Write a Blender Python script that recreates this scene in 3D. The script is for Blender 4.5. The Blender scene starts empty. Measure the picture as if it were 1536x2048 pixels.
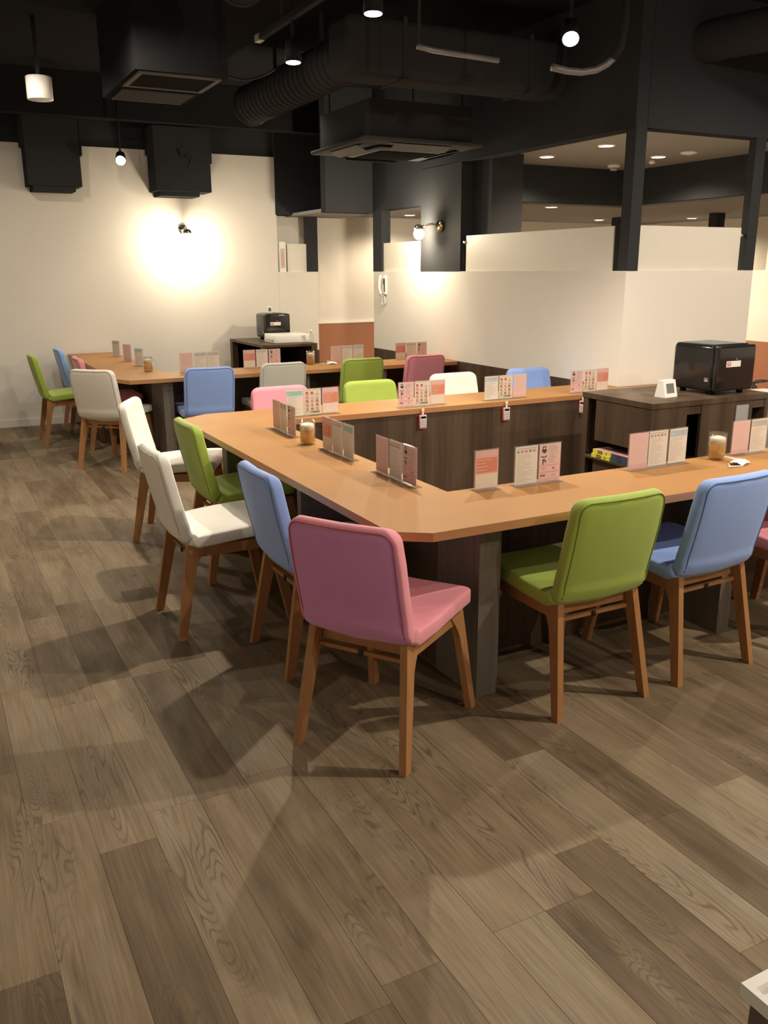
import bpy, bmesh, math, random
from mathutils import Vector, Matrix
random.seed(7)
S = bpy.context.scene
C = bpy.context.scene.collection
PI = math.pi
# ------------------------------------------------------------------ camera
CH = 1.5
PITCH, YAW, ROLL = math.radians(15.4716), math.radians(27.6094), 0.0045
def make_camera():
    R0 = Vector((math.cos(YAW), -math.sin(YAW), 0)); FH = Vector((math.sin(YAW), math.cos(YAW), 0)); Z = Vector((0, 0, 1))
    F = FH*math.cos(PITCH) - Z*math.sin(PITCH); U0 = FH*math.sin(PITCH) + Z*math.cos(PITCH)
    c, s = math.cos(ROLL), math.sin(ROLL)
    R = R0*c - U0*s; U = R0*s + U0*c
    cam = bpy.data.cameras.new('camera'); o = bpy.data.objects.new('camera', cam); C.objects.link(o)
    cam.sensor_fit = 'HORIZONTAL'; cam.sensor_width = 36; cam.lens = 1745/1536*36
    m = Matrix((R, U, -F)).transposed().to_4x4(); m.translation = (0, 0, CH)
    o.matrix_world = m; cam.clip_start = .05; S.camera = o
make_camera()
# ------------------------------------------------------------------ world, exposure, lights
w = bpy.data.worlds.new('world'); S.world = w; w.use_nodes = True
w.node_tree.nodes['Background'].inputs[0].default_value = (.5, .5, .55, 1)
w.node_tree.nodes['Background'].inputs[1].default_value = .02
vs = S.view_settings
vs.view_transform = 'Standard'; vs.look = 'None'; vs.gamma = 1; vs.use_curve_mapping = False
vs.exposure = 0.10
WARM = (1, .80, .56); NEUT = (1, .87, .70); COOL = (.95, .93, .92)
def spot(loc, tgt, power, deg=100, blend=.5, size=.04, col=NEUT):
    l = bpy.data.lights.new('spot_light', 'SPOT'); l.energy = power; l.color = col
    l.spot_size = math.radians(deg); l.spot_blend = blend; l.shadow_soft_size = size
    o = bpy.data.objects.new('spot_light', l); C.objects.link(o); o.location = loc
    o.rotation_euler = (Vector(tgt)-Vector(loc)).to_track_quat('-Z', 'Y').to_euler(); return o
def point(loc, power, size=.05, col=WARM):
    l = bpy.data.lights.new('lamp_light', 'POINT'); l.energy = power; l.color = col; l.shadow_soft_size = size
    o = bpy.data.objects.new('lamp_light', l); C.objects.link(o); o.location = loc; return o
# ceiling spots of the main room in view; W also powers the added fill spots
W = [170, 95, 42, 50, 32, 50, 100, 58, 225, 20, 8, 34, 78, 55, 130, 125, 125, 50]
SPOTS = [((2.15, 4.2, 2.685), (2.1, 3.6, 0), 150, .03), ((3.32, 4.15, 2.66), (2.7, 3.2, 0), 150, .04), ((2.19, 5.33, 2.66), (2.3, 5.1, 0), 140, .04), ((1.88, 8.80, 2.47), (1.5, 6.2, 0), 140, .04)]
for k_, (lo, tg, dg, sz) in enumerate(SPOTS): spot(lo, tg, W[k_], dg, .6, sz)
# wall lamps (the lamps themselves are built below)
point((2.55, 9.17, 1.80), W[4], .06, (1, .84, .60))
point((4.12, 7.33, 1.83), W[5], .05, (1, .84, .60))
# downlights of the room behind the partitions
HI = [(5.04, 6.55), (5.03, 5.78), (5.93, 6.13)]
LO = [(5.7, 7.30), (6.75, 7.32), (7.7, 8.9), (8.5, 8.15), (5.05, 9.0)]
for x, y in HI: spot((x, y, 2.42), (x, y, 0), W[6], 150, .6, .05, WARM)
for x, y in LO+[(7.6, 4.6)]: spot((x, y, 2.07), (x, y, 0), W[7], 160, .6, .05, WARM)
# unseen spots without fixtures, mostly added as fill for walls, chair backs and floor
UNSEEN_SPOTS = [((3.6, 1.3, 2.9), (2.9, 1.7, 0), 150), ((1.9, 2.6, 2.95), (1.6, 2.0, 0), 150), ((.2, 3.2, 2.95), (.5, 3.2, 0), 150), ((3.1, 7.6, 2.9), (3.0, 7.8, 0), 160),
        ((.5, 6.6, 2.95), (.9, 7.4, 0), 150), ((2.0, -1.0, 2.95), (2.2, .6, 0), 165), ((2.8, -1.4, 2.95), (2.8, .6, 0), 165), ((5.3, 2.9, 2.95), (5.1, 3.2, 0), 165), ((5.5, .6, 2.95), (4.9, 1.2, 0), 165), ((1.0, 5.6, 2.95), (1.6, 5.8, 0), 165)]
for k_, (lo, tg, dg) in enumerate(UNSEEN_SPOTS): spot(lo, tg, W[8+k_], dg, .6, .03)

# ------------------------------------------------------------------ materials
MATS = {}
def nt(name):
    m = bpy.data.materials.new(name); m.use_nodes = True; MATS[name] = m
    return m, m.node_tree.nodes, m.node_tree.links, m.node_tree.nodes['Principled BSDF']
def plain(name, col, rough=.5, metal=0, emit=None, es=0, alpha=1, noise=0, scale=40, bump=0, spec=None):
    m, N, L, B = nt(name)
    B.inputs['Base Color'].default_value = (*col, 1); B.inputs['Roughness'].default_value = rough; B.inputs['Metallic'].default_value = metal
    if spec is not None: B.inputs['Specular IOR Level'].default_value = spec
    if emit: B.inputs['Emission Color'].default_value = (*emit, 1); B.inputs['Emission Strength'].default_value = es
    if alpha < 1: B.inputs['Alpha'].default_value = alpha
    tc = N.new('ShaderNodeTexCoord'); no = N.new('ShaderNodeTexNoise'); no.inputs['Scale'].default_value = scale; no.inputs['Detail'].default_value = 4
    L.new(tc.outputs['Object'], no.inputs['Vector'])
    mx = N.new('ShaderNodeMix'); mx.data_type = 'RGBA'
    n = noise or .03
    mx.inputs[6].default_value = (*[max(0, c*(1-n)) for c in col], 1); mx.inputs[7].default_value = (*[min(1, c*(1+n)) for c in col], 1)
    L.new(no.outputs['Fac'], mx.inputs[0]); L.new(mx.outputs[2], B.inputs['Base Color'])
    if bump:
        b = N.new('ShaderNodeBump'); b.inputs['Strength'].default_value = bump; b.inputs['Distance'].default_value = .002
        L.new(no.outputs['Fac'], b.inputs['Height']); L.new(b.outputs[0], B.inputs['Normal'])
    return m
def fabric(name, col):
    m, N, L, B = nt(name)
    B.inputs['Roughness'].default_value = .75; B.inputs['Sheen Weight'].default_value = .25; B.inputs['Sheen Roughness'].default_value = .5
    tc = N.new('ShaderNodeTexCoord'); no = N.new('ShaderNodeTexNoise'); no.inputs['Scale'].default_value = 9; no.inputs['Detail'].default_value = 3
    L.new(tc.outputs['Object'], no.inputs['Vector'])
    mx = N.new('ShaderNodeMix'); mx.data_type = 'RGBA'
    mx.inputs[6].default_value = (*[c*.93 for c in col], 1); mx.inputs[7].default_value = (*[min(1, c*1.05) for c in col], 1)
    L.new(no.outputs['Fac'], mx.inputs[0]); L.new(mx.outputs[2], B.inputs['Base Color'])
    n2 = N.new('ShaderNodeTexNoise'); n2.inputs['Scale'].default_value = 450; L.new(tc.outputs['Object'], n2.inputs['Vector'])
    b = N.new('ShaderNodeBump'); b.inputs['Strength'].default_value = .12; b.inputs['Distance'].default_value = .001
    L.new(n2.outputs['Fac'], b.inputs['Height']); L.new(b.outputs[0], B.inputs['Normal'])
    return m
def ramp(N, stops):
    r = N.new('ShaderNodeValToRGB'); e = r.color_ramp.elements
    while len(e) < len(stops): e.new(.5)
    for i, (p, c) in enumerate(stops): e[i].position = p; e[i].color = (*c, 1)
    return r
def wood(name, stops, stretch=(18, 1.2, 18), rough=.5, coord='Object', bump=.05, bands=0, bandaxis=0, bandscale=7):
    m, N, L, B = nt(name); B.inputs['Roughness'].default_value = rough
    tc = N.new('ShaderNodeTexCoord'); mp = N.new('ShaderNodeMapping'); mp.inputs['Scale'].default_value = stretch
    L.new(tc.outputs[coord], mp.inputs[0])
    no = N.new('ShaderNodeTexNoise'); no.inputs['Scale'].default_value = 1; no.inputs['Detail'].default_value = 6; no.inputs['Distortion'].default_value = .6
    L.new(mp.outputs[0], no.inputs['Vector'])
    r = ramp(N, stops); out = no.outputs['Fac']
    if bands:
        m2 = N.new('ShaderNodeMapping'); sc = [.15, .15, .15]; sc[0] = bandscale; sc[1] = bandscale; m2.inputs['Scale'].default_value = sc
        L.new(tc.outputs[coord], m2.inputs[0])
        n2 = N.new('ShaderNodeTexNoise'); n2.inputs['Scale'].default_value = 1; n2.inputs['Detail'].default_value = 1; L.new(m2.outputs[0], n2.inputs['Vector'])
        a = N.new('ShaderNodeMix'); a.inputs[0].default_value = bands; L.new(no.outputs['Fac'], a.inputs[2]); L.new(n2.outputs['Fac'], a.inputs[3]); out = a.outputs[0]
    L.new(out, r.inputs[0]); L.new(r.outputs[0], B.inputs['Base Color'])
    B.inputs['Specular IOR Level'].default_value = .2
    b = N.new('ShaderNodeBump'); b.inputs['Strength'].default_value = bump; b.inputs['Distance'].default_value = .001
    L.new(no.outputs['Fac'], b.inputs['Height']); L.new(b.outputs[0], B.inputs['Normal'])
    return m
def floor_mat():
    m, N, L, B = nt('plank_wood'); B.inputs['Roughness'].default_value = .62
    B.inputs['Specular IOR Level'].default_value = .25
    uv = N.new('ShaderNodeUVMap'); uv.uv_map = 'UVMap'
    at = N.new('ShaderNodeAttribute'); at.attribute_name = 'tone'
    # fine straight grain
    mp = N.new('ShaderNodeMapping'); mp.inputs['Scale'].default_value = (150, 5, 1); L.new(uv.outputs[0], mp.inputs[0])
    g = N.new('ShaderNodeTexNoise'); g.inputs['Scale'].default_value = 1; g.inputs['Detail'].default_value = 5; L.new(mp.outputs[0], g.inputs['Vector'])
    # broad tonal patches along the plank
    mp2 = N.new('ShaderNodeMapping'); mp2.inputs['Scale'].default_value = (15, 2.0, 1); L.new(uv.outputs[0], mp2.inputs[0])
    p = N.new('ShaderNodeTexNoise'); p.inputs['Scale'].default_value = 1; p.inputs['Detail'].default_value = 2; L.new(mp2.outputs[0], p.inputs['Vector'])
    # cathedral figure: rings of a stretched noise field
    mp3 = N.new('ShaderNodeMapping'); mp3.inputs['Scale'].default_value = (10, 1.5, 1); L.new(uv.outputs[0], mp3.inputs[0])
    q = N.new('ShaderNodeTexNoise'); q.inputs['Scale'].default_value = 1; q.inputs['Detail'].default_value = 1.5; q.inputs['Distortion'].default_value = .5; L.new(mp3.outputs[0], q.inputs['Vector'])
    mu = N.new('ShaderNodeMath'); mu.operation = 'MULTIPLY'; mu.inputs[1].default_value = 170; L.new(q.outputs['Fac'], mu.inputs[0])
    si = N.new('ShaderNodeMath'); si.operation = 'SINE'; L.new(mu.outputs[0], si.inputs[0])
    rg = N.new('ShaderNodeMapRange'); rg.inputs[1].default_value = .35; rg.inputs[2].default_value = 1; L.new(si.outputs[0], rg.inputs[0])
    # mask: figure only in some places
    mp4 = N.new('ShaderNodeMapping'); mp4.inputs['Scale'].default_value = (7, 1.6, 1); mp4.inputs['Location'].default_value = (3.3, 7.1, 0); L.new(uv.outputs[0], mp4.inputs[0])
    k = N.new('ShaderNodeTexNoise'); k.inputs['Scale'].default_value = 1; k.inputs['Detail'].default_value = 1; L.new(mp4.outputs[0], k.inputs['Vector'])
    kr = N.new('ShaderNodeMapRange'); kr.inputs[1].default_value = .50; kr.inputs[2].default_value = .66; kr.inputs[4].default_value = .62; L.new(k.outputs['Fac'], kr.inputs[0])
    fm = N.new('ShaderNodeMath'); fm.operation = 'MULTIPLY'; L.new(rg.outputs[0], fm.inputs[0]); L.new(kr.outputs[0], fm.inputs[1])
    base = ramp(N, [(0, (.115, .080, .046)), (.35, (.175, .127, .077)), (.65, (.240, .180, .112)), (1, (.255, .215, .150))])
    # tone + patches
    ad = N.new('ShaderNodeMath'); ad.operation = 'MULTIPLY_ADD'; ad.inputs[1].default_value = .75; L.new(at.outputs['Fac'], ad.inputs[0])
    pa = N.new('ShaderNodeMapRange'); pa.inputs[1].default_value = .25; pa.inputs[2].default_value = .75; pa.inputs[3].default_value = -.14; pa.inputs[4].default_value = .42; L.new(p.outputs['Fac'], pa.inputs[0])
    L.new(pa.outputs[0], ad.inputs[2]); L.new(ad.outputs[0], base.inputs[0])
    gm = N.new('ShaderNodeMapRange'); gm.inputs[1].default_value = .25; gm.inputs[2].default_value = .75; gm.inputs[3].default_value = .76; gm.inputs[4].default_value = 1.22; L.new(g.outputs['Fac'], gm.inputs[0])
    vm = N.new('ShaderNodeVectorMath'); vm.operation = 'SCALE'; L.new(base.outputs[0], vm.inputs[0]); L.new(gm.outputs[0], vm.inputs['Scale'])
    mx = N.new('ShaderNodeMix'); mx.data_type = 'RGBA'; mx.inputs[7].default_value = (.075, .055, .04, 1)
    L.new(fm.outputs[0], mx.inputs[0]); L.new(vm.outputs[0], mx.inputs[6]); L.new(mx.outputs[2], B.inputs['Base Color'])
    b = N.new('ShaderNodeBump'); b.inputs['Strength'].default_value = .12; b.inputs['Distance'].default_value = .001
    L.new(g.outputs['Fac'], b.inputs['Height']); L.new(b.outputs[0], B.inputs['Normal'])
    return m
def clear(name, col=(1, 1, 1), t=.96, rough=.03, dif=.05):
    m = bpy.data.materials.new(name); m.use_nodes = True; N = m.node_tree.nodes; L = m.node_tree.links
    N.remove(N['Principled BSDF']); MATS[name] = m
    tr = N.new('ShaderNodeBsdfTransparent'); tr.inputs[0].default_value = (*col, 1)
    gl = N.new('ShaderNodeBsdfGlossy'); gl.inputs['Roughness'].default_value = rough
    df = N.new('ShaderNodeBsdfDiffuse'); df.inputs[0].default_value = (.9, .88, .85, 1)
    m0 = N.new('ShaderNodeMixShader'); m0.inputs[0].default_value = dif; L.new(tr.outputs[0], m0.inputs[1]); L.new(df.outputs[0], m0.inputs[2])
    fr = N.new('ShaderNodeLayerWeight'); fr.inputs[0].default_value = .3
    mr = N.new('ShaderNodeMapRange'); mr.inputs[3].default_value = 1-t; mr.inputs[4].default_value = .35; L.new(fr.outputs['Facing'], mr.inputs[0])
    mx = N.new('ShaderNodeMixShader'); L.new(mr.outputs[0], mx.inputs[0]); L.new(m0.outputs[0], mx.inputs[1]); L.new(gl.outputs[0], mx.inputs[2])
    L.new(mx.outputs[0], N['Material Output'].inputs[0]); return m
M = MATS
plain('wall_white', (.80, .77, .71), .85, noise=.02, scale=3, bump=.03)
plain('frosted_panel', (.78, .75, .67), .4, noise=.02)
plain('ceiling_black', (.022, .022, .024), .85, spec=0.0, noise=.1)
plain('bulkhead_black', (.042, .045, .050), .8, spec=0.0, noise=.06, scale=6)
plain('pillar_black', (.035, .037, .040), .7, spec=.12, noise=.06)
plain('duct_black', (.042, .042, .045), .6, spec=0.0, noise=.1)
plain('ceiling_grey', (.235, .23, .225), .85)
plain('rust_panel', (.36, .155, .085), .7, noise=.05)
plain('floor_core', (.10, .075, .05), .9)
wood('dark_wood', [(0, (.030, .019, .013)), (.42, (.064, .041, .027)), (.6, (.10, .066, .044)), (1, (.17, .12, .083))], (60, 60, 2), .45, bands=.62)
wood('table_wood', [(0, (.33, .155, .050)), (.5, (.37, .187, .063)), (1, (.41, .212, .076))], (3, 3, 30), .55, bump=.01)
plain('table_edge', (.42, .20, .085), .45, noise=.05)
wood('leg_wood', [(0, (.29, .13, .052)), (.5, (.38, .185, .078)), (1, (.46, .235, .105))], (50, 50, 4), .42)
wood('grey_wood', [(0, (.09, .078, .06)), (.5, (.145, .125, .10)), (1, (.21, .185, .15))], (40, 40, 3), .6)
fabric('fabric_green', (.34, .46, .065)); fabric('fabric_blue', (.27, .42, .86)); fabric('fabric_pink', (.78, .29, .36))
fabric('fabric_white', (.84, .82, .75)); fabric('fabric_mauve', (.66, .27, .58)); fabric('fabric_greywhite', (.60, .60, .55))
plain('metal_dark', (.05, .045, .04), .4, .8); plain('chrome', (.8, .78, .74), .12, 1); plain('brass', (.75, .55, .3), .18, 1)
plain('black_gloss', (.012, .012, .013), .12, spec=.7); plain('black_matte', (.015, .015, .016), .6, spec=.12)
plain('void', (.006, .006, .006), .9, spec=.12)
plain('white_plastic', (.78, .77, .74), .35); plain('white_gloss', (.85, .84, .80), .25); plain('grey_plastic', (.35, .35, .34), .4)
plain('screen_grey', (.16, .17, .155), .2); plain('calc_pink', (.75, .12, .16), .4)
plain('frame_grey', (.17, .17, .165), .5, spec=0.0); plain('grille_dark', (.022, .022, .022), .6, spec=0.0)
plain('cassette_grey', (.07, .07, .07), .5, spec=0.0)
plain('lamp_on', (1, 1, 1), .5, emit=(1, .93, .80), es=14); plain('spot_on', (1, 1, 1), .5, emit=(1, .96, .92), es=40); plain('bulb_on', (1, 1, 1), .5, emit=(1, .84, .6), es=22)
plain('foam', (.86, .80, .64), .8, noise=.06, scale=120, bump=.4)
plain('cord_white', (.8, .78, .74), .5); plain('cord_black', (.012, .012, .012), .5)
plain('steel_grey', (.30, .30, .31), .45, .4)
for n, c in dict(c_pink=(.66, .37, .35), c_palepink=(.66, .45, .41), c_white=(.68, .62, .54), c_salmon=(.60, .21, .14), c_rose=(.72, .28, .32), c_teal=(.28, .50, .44), c_blue=(.40, .47, .52), c_black=(.06, .045, .045), c_text=(.42, .34, .30), c_red=(.55, .12, .12), c_green=(.16, .32, .20), c_brown=(.25, .10, .07), c_grey=(.45, .43, .42), c_yellow=(.72, .68, .06), c_navy=(.03, .08, .14), c_cream=(.68, .57, .47)).items():
    plain(n, c, .6)
clear('acrylic', (.99, .99, .99), .97, .04, .07); clear('glass', (.98, .98, .97), .93, .03, .04)
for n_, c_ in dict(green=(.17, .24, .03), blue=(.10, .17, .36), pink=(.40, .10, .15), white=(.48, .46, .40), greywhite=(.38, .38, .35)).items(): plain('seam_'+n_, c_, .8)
m, N, L, B = nt('beer'); B.inputs['Base Color'].default_value = (.80, .40, .02, 1); B.inputs['Roughness'].default_value = .08; B.inputs['Transmission Weight'].default_value = .45; B.inputs['IOR'].default_value = 1.2
floor_mat()

# ------------------------------------------------------------------ mesh helpers
class MB:
    def __init__(s): s.v = []; s.f = []; s.m = []; s.sm = []
    def add(s, vs, fs, mi=0, sm=False, mat=None):
        b = len(s.v)
        for p in vs:
            p = Vector(p); s.v.append(mat @ p if mat else p)
        for f in fs: s.f.append([i+b for i in f]); s.m.append(mi); s.sm.append(sm)
    def box(s, a, b, mi=0, mat=None):
        (x0, y0, z0), (x1, y1, z1) = a, b
        if x0 > x1: x0, x1 = x1, x0
        if y0 > y1: y0, y1 = y1, y0
        if z0 > z1: z0, z1 = z1, z0
        s.add([(x0, y0, z0), (x1, y0, z0), (x1, y1, z0), (x0, y1, z0), (x0, y0, z1), (x1, y0, z1), (x1, y1, z1), (x0, y1, z1)],
              [(0, 3, 2, 1), (4, 5, 6, 7), (0, 1, 5, 4), (1, 2, 6, 5), (2, 3, 7, 6), (3, 0, 4, 7)], mi, False, mat)
    def bbox(s, a, b, r=.01, n=3, mi=0, mat=None, sm=True):   # rounded box through stacked rounded-rect sections (bevelled on all edges)
        (x0, y0, z0), (x1, y1, z1) = a, b
        secs = []
        for k in range(n+1):
            t = PI/2*k/n; secs.append((z0+r-r*math.sin(PI/2-t)*1.0 if False else z0+r*(1-math.sin(t)) , r*(1-math.cos(PI/2-t)) if False else r*(1-math.cos(t))))
        low = [(z0+r*(1-math.cos(PI/2*k/n)), r*(1-math.sin(PI/2*k/n))) for k in range(n+1)]
        high = [(z1-r*(1-math.cos(PI/2*k/n)), r*(1-math.sin(PI/2*k/n))) for k in range(n, -1, -1)]
        rings = []
        for z, ins in low+high:
            ring = []
            for cx, cy, a0 in ((x1-r, y1-r, 0), (x0+r, y1-r, PI/2), (x0+r, y0+r, PI), (x1-r, y0+r, 3*PI/2)):
                for k in range(n+1):
                    a_ = a0+PI/2*k/n; rr = r-ins
                    ring.append((cx+rr*math.cos(a_), cy+rr*math.sin(a_), z))
            rings.append(ring)
        s.loft(rings, mi, sm, True, mat)
    def loft(s, rings, mi=0, sm=True, cap=True, mat=None, closed=True):
        n = len(rings[0]); vs = [p for r in rings for p in r]; fs = []
        for i in range(len(rings)-1):
            for j in range(n if closed else n-1):
                k = (j+1) % n; fs.append((i*n+j, i*n+k, (i+1)*n+k, (i+1)*n+j))
        if cap: fs.append(tuple(range(n-1, -1, -1))); fs.append(tuple((len(rings)-1)*n+j for j in range(n)))
        s.add(vs, fs, mi, sm, mat)
    def lathe(s, prof, n=24, mi=0, o=(0, 0, 0), mat=None, sm=True, cap=True):
        s.loft([[(o[0]+r*math.cos(2*PI*k/n), o[1]+r*math.sin(2*PI*k/n), o[2]+z) for k in range(n)] for r, z in prof], mi, sm, cap, mat)
    def cyl(s, a, b, r, n=12, mi=0, r2=None, sm=True):
        a, b = Vector(a), Vector(b); d = (b-a).normalized(); q = d.to_track_quat('Z', 'Y'); u, w_ = q @ Vector((1, 0, 0)), q @ Vector((0, 1, 0)); r2 = r if r2 is None else r2
        s.loft([[a+(u*math.cos(2*PI*k/n)+w_*math.sin(2*PI*k/n))*r for k in range(n)], [b+(u*math.cos(2*PI*k/n)+w_*math.sin(2*PI*k/n))*r2 for k in range(n)]], mi, sm)
    def tube(s, pts, r, n=8, mi=0, cap=True):
        pts = [Vector(p) for p in pts]; rings = []; up = None
        for i, p in enumerate(pts):
            d = (pts[min(i+1, len(pts)-1)]-pts[max(i-1, 0)]).normalized()
            if up is None: up = Vector((0, 0, 1)) if abs(d.z) < .9 else Vector((1, 0, 0))
            u = (up-d*up.dot(d)).normalized(); w_ = d.cross(u); up = u
            rings.append([p+(u*math.cos(2*PI*k/n)+w_*math.sin(2*PI*k/n))*r for k in range(n)])
        s.loft(rings, mi, True, cap)
    def prism(s, poly, z0, z1, mi=0, side=None, hole=None):
        n = len(poly); side = mi if side is None else side
        s.add([(x, y, z0) for x, y in poly]+[(x, y, z1) for x, y in poly], [tuple(range(n-1, -1, -1)), tuple(range(n, 2*n))], mi)
        s.add([(x, y, z0) for x, y in poly]+[(x, y, z1) for x, y in poly], [(i, (i+1) % n, n+(i+1) % n, n+i) for i in range(n)], side)
    def mesh(s, name, mats):
        me = bpy.data.meshes.new(name); me.from_pydata([tuple(v) for v in s.v], [], s.f); me.validate(clean_customdata=False)
        for m_ in (mats if isinstance(mats, (list, tuple)) else [mats]): me.materials.append(M[m_])
        if len(me.polygons) == len(s.f):
            for p, mi, sm in zip(me.polygons, s.m, s.sm): p.material_index = mi; p.use_smooth = sm
        me.update(); return me
    def obj(s, name, mats, parent=None, weld=False):
        me = s.mesh(name, mats)
        if weld:
            bm = bmesh.new(); bm.from_mesh(me); bmesh.ops.remove_doubles(bm, verts=bm.verts, dist=1e-5); bmesh.ops.recalc_face_normals(bm, faces=bm.faces); bm.to_mesh(me); bm.free()
        return link(name, me, parent)
def link(name, me, parent=None):
    o = bpy.data.objects.new(name, me); C.objects.link(o)
    if parent: o.parent = parent
    return o
def tag(o, label=None, cat=None, group=None, kind=None):
    for k, v in (('label', label), ('category', cat), ('group', group), ('kind', kind)):
        if v: o[k] = v
    return o
def thing(name, label, cat, loc=(0, 0, 0), rz=0, group=None):
    o = bpy.data.objects.new(name, None); C.objects.link(o); o.empty_display_size = .05
    o.location = loc; o.rotation_euler = (0, 0, rz); return tag(o, label, cat, group)
def sbox(name, a, b, mat, parent=None, kind='structure', weld=False):
    q = MB(); q.box(a, b); o = q.obj(name, mat, parent)
    if kind and not parent: o['kind'] = kind
    return o

# ------------------------------------------------------------------ structure
XP, YC, PT = 4.33, 4.70, 1.49     # partition plane, partition corner, partition top
# floor: base slab and planks
floor = sbox('floor', (-1.6, -2.6, -.06), (9.3, 9.72, -.003), 'floor_core')
PWD, PLN = .153, .914
special = {0: 3.25, 1: 2.13, 2: 3.17, 6: 1.4, 7: 1.4}
tones = {(1, 1.216): .02, (0, 2.336): .75, (2, 2.256): .70, (0, 1.422): .60, (1, 2.13): .62, (2, 1.342): .72}
pl = []
rows = range(-11, 60)
for k in rows:
    x0 = .098+k*PWD
    rr = random.Random(k*7919+13)
    y = special.get(k, rr.random()*PLN)
    while y > -2.6: y -= PLN
    while y < 9.7:
        a, b = max(y, -2.6), min(y+PLN, 9.7)
        if x0 < 9.2 and b > a+.02:
            key = (k, round(y, 3)); t = tones.get(key, None)
            tt = rr.random()
            if t is None: t = tt*.85+.05 if tt > .22 else .05
            pl.append((x0, min(x0+PWD, 9.25), a, b, t, rr.random()*40, rr.random()*40))
        y += PLN
def plank_geo(q, x0, x1, a, b):
    g = .0002; e = .0007
    q.add([(x0+g, a+g, -.003), (x1-g, a+g, -.003), (x1-g, b-g, -.003), (x0+g, b-g, -.005),
           (x0+g, a+g, -e), (x1-g, a+g, -e), (x1-g, b-g, -e), (x0+g, b-g, -e),
           (x0+g+e, a+g+e, 0), (x1-g-e, a+g+e, 0), (x1-g-e, b-g-e, 0), (x0+g+e, b-g-e, 0)],
          [(0, 1, 5, 4), (1, 2, 6, 5), (2, 3, 7, 6), (3, 0, 4, 7), (4, 5, 9, 8), (5, 6, 10, 9), (6, 7, 11, 10), (7, 4, 8, 11), (8, 9, 10, 11)])
def plank_obj(items, name):
    q = MB(); info = []
    for it in items:
        x0, x1, a, b, t, u, v = it; plank_geo(q, x0, x1, a, b); info += [(x0, a, t, u, v)]*12
    me = q.mesh(name, 'plank_wood'); uvl = me.uv_layers.new(name='UVMap'); at = me.attributes.new('tone', 'FLOAT', 'POINT')
    for i, inf in enumerate(info): at.data[i].value = inf[2]
    for lp in me.loops:
        co = me.vertices[lp.vertex_index].co; inf = info[lp.vertex_index]
        uvl.data[lp.index].uv = (co.x-inf[0]+inf[3], co.y-inf[1]+inf[4])
    return link(name, me, floor)
def seen(p):
    cx, cy = (p[0]+p[1])/2, (p[2]+p[3])/2
    fx = cx*math.sin(YAW)+cy*math.cos(YAW); rx = cx*math.cos(YAW)-cy*math.sin(YAW)
    if fx < .9 or abs(rx) > fx*.52+.35: return 0
    if cx > 1.75 and cy > 2.6: return 0
    return 1/(cx*cx+cy*cy+.01)
pl.sort(key=lambda p: -seen(p))
near = [p for p in pl if seen(p) > 0][:298]; far = pl[len(near):]
for p in near: plank_obj([p], 'plank')
o = plank_obj(far, 'plank_field'); o['kind'] = 'stuff'

def white_wall(name, a, b, n_axis, wains=None):
    o = sbox(name, a, b, 'wall_white'); return o
sbox('wall_back', (-1.6, 9.42, 0), (3.62, 9.72, 2.675), 'wall_white')
sbox('wall_back_upper', (-1.6, 9.44, 2.675), (3.62, 9.72, 3.4), 'bulkhead_black')
sbox('wall_left', (-1.75, -2.6, 0), (-1.6, 9.72, 3.4), 'wall_white')
sbox('wall_front', (-1.6, -2.75, 0), (9.3, -2.6, 3.4), 'wall_white')
sbox('wall_right', (9.1, -2.6, 0), (9.3, 9.72, 3.4), 'wall_white')
sbox('ceiling', (-1.6, -2.6, 3.25), (9.3, 9.72, 3.4), 'ceiling_black')
sbox('wall_far', (3.62, 9.62, .9), (9.1, 9.72, 3.25), 'wall_white')
sbox('trim_1', (3.62, 9.60, 0), (9.1, 9.72, .9), 'rust_panel')
sbox('trim_2', (3.62, 9.595, .9), (9.1, 9.62, .915), 'wall_white')
sbox('baseboard_back', (-1.6, 9.405, 0), (3.2, 9.42, .07), 'wall_white')
# partition P0 beside the passage
def partition(name, x0, y0, x1, y1, top=PT, dark=.70):
    t = bpy.data.objects.new(name, None); C.objects.link(t); t['kind'] = 'structure'
    q = MB(); q.box((x0, y0, dark), (x1, y1, top)); q.obj('upper_panel', 'wall_white', t)
    q = MB(); q.box((x0, y0, 0), (x1, y1, dark-.0)); q.obj('wainscot', 'dark_wood', t)
    return t
partition('wall_passage', 3.622, 9.42, 4.09, 9.50, PT, .62)
partition('wall_partition', XP, YC+.10, XP+.1, 8.49)
partition('wall_partition_return', XP, YC, 5.57, YC+.10)
t = bpy.data.objects.new('wall_partition_right', None); C.objects.link(t); t['kind'] = 'structure'
q = MB(); q.box((6.38, -1, .9), (6.48, 5.38, PT)); q.obj('upper_panel', 'wall_white', t)
q = MB(); q.box((6.38, -1, 0), (6.48, 5.38, .9)); q.obj('wainscot', 'rust_panel', t)
# pillars standing on the partitions
for i, (a, b) in enumerate((((3.97, 9.418, PT), (4.10, 9.50, 2.08)), ((XP-.002, 8.30, PT), (XP+.10, 8.495, 2.1)), ((XP-.003, 6.80, PT), (XP+.12, 7.50, 2.40)),
                            ((4.335, YC-.003, PT), (4.43, YC+.09, 2.42)), ((5.47, YC-.002, PT), (5.57, YC+.06, 2.42)))):
    o = sbox('pillar', a, b, 'pillar_black', kind='structure')
    o.name = 'pillar'
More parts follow.
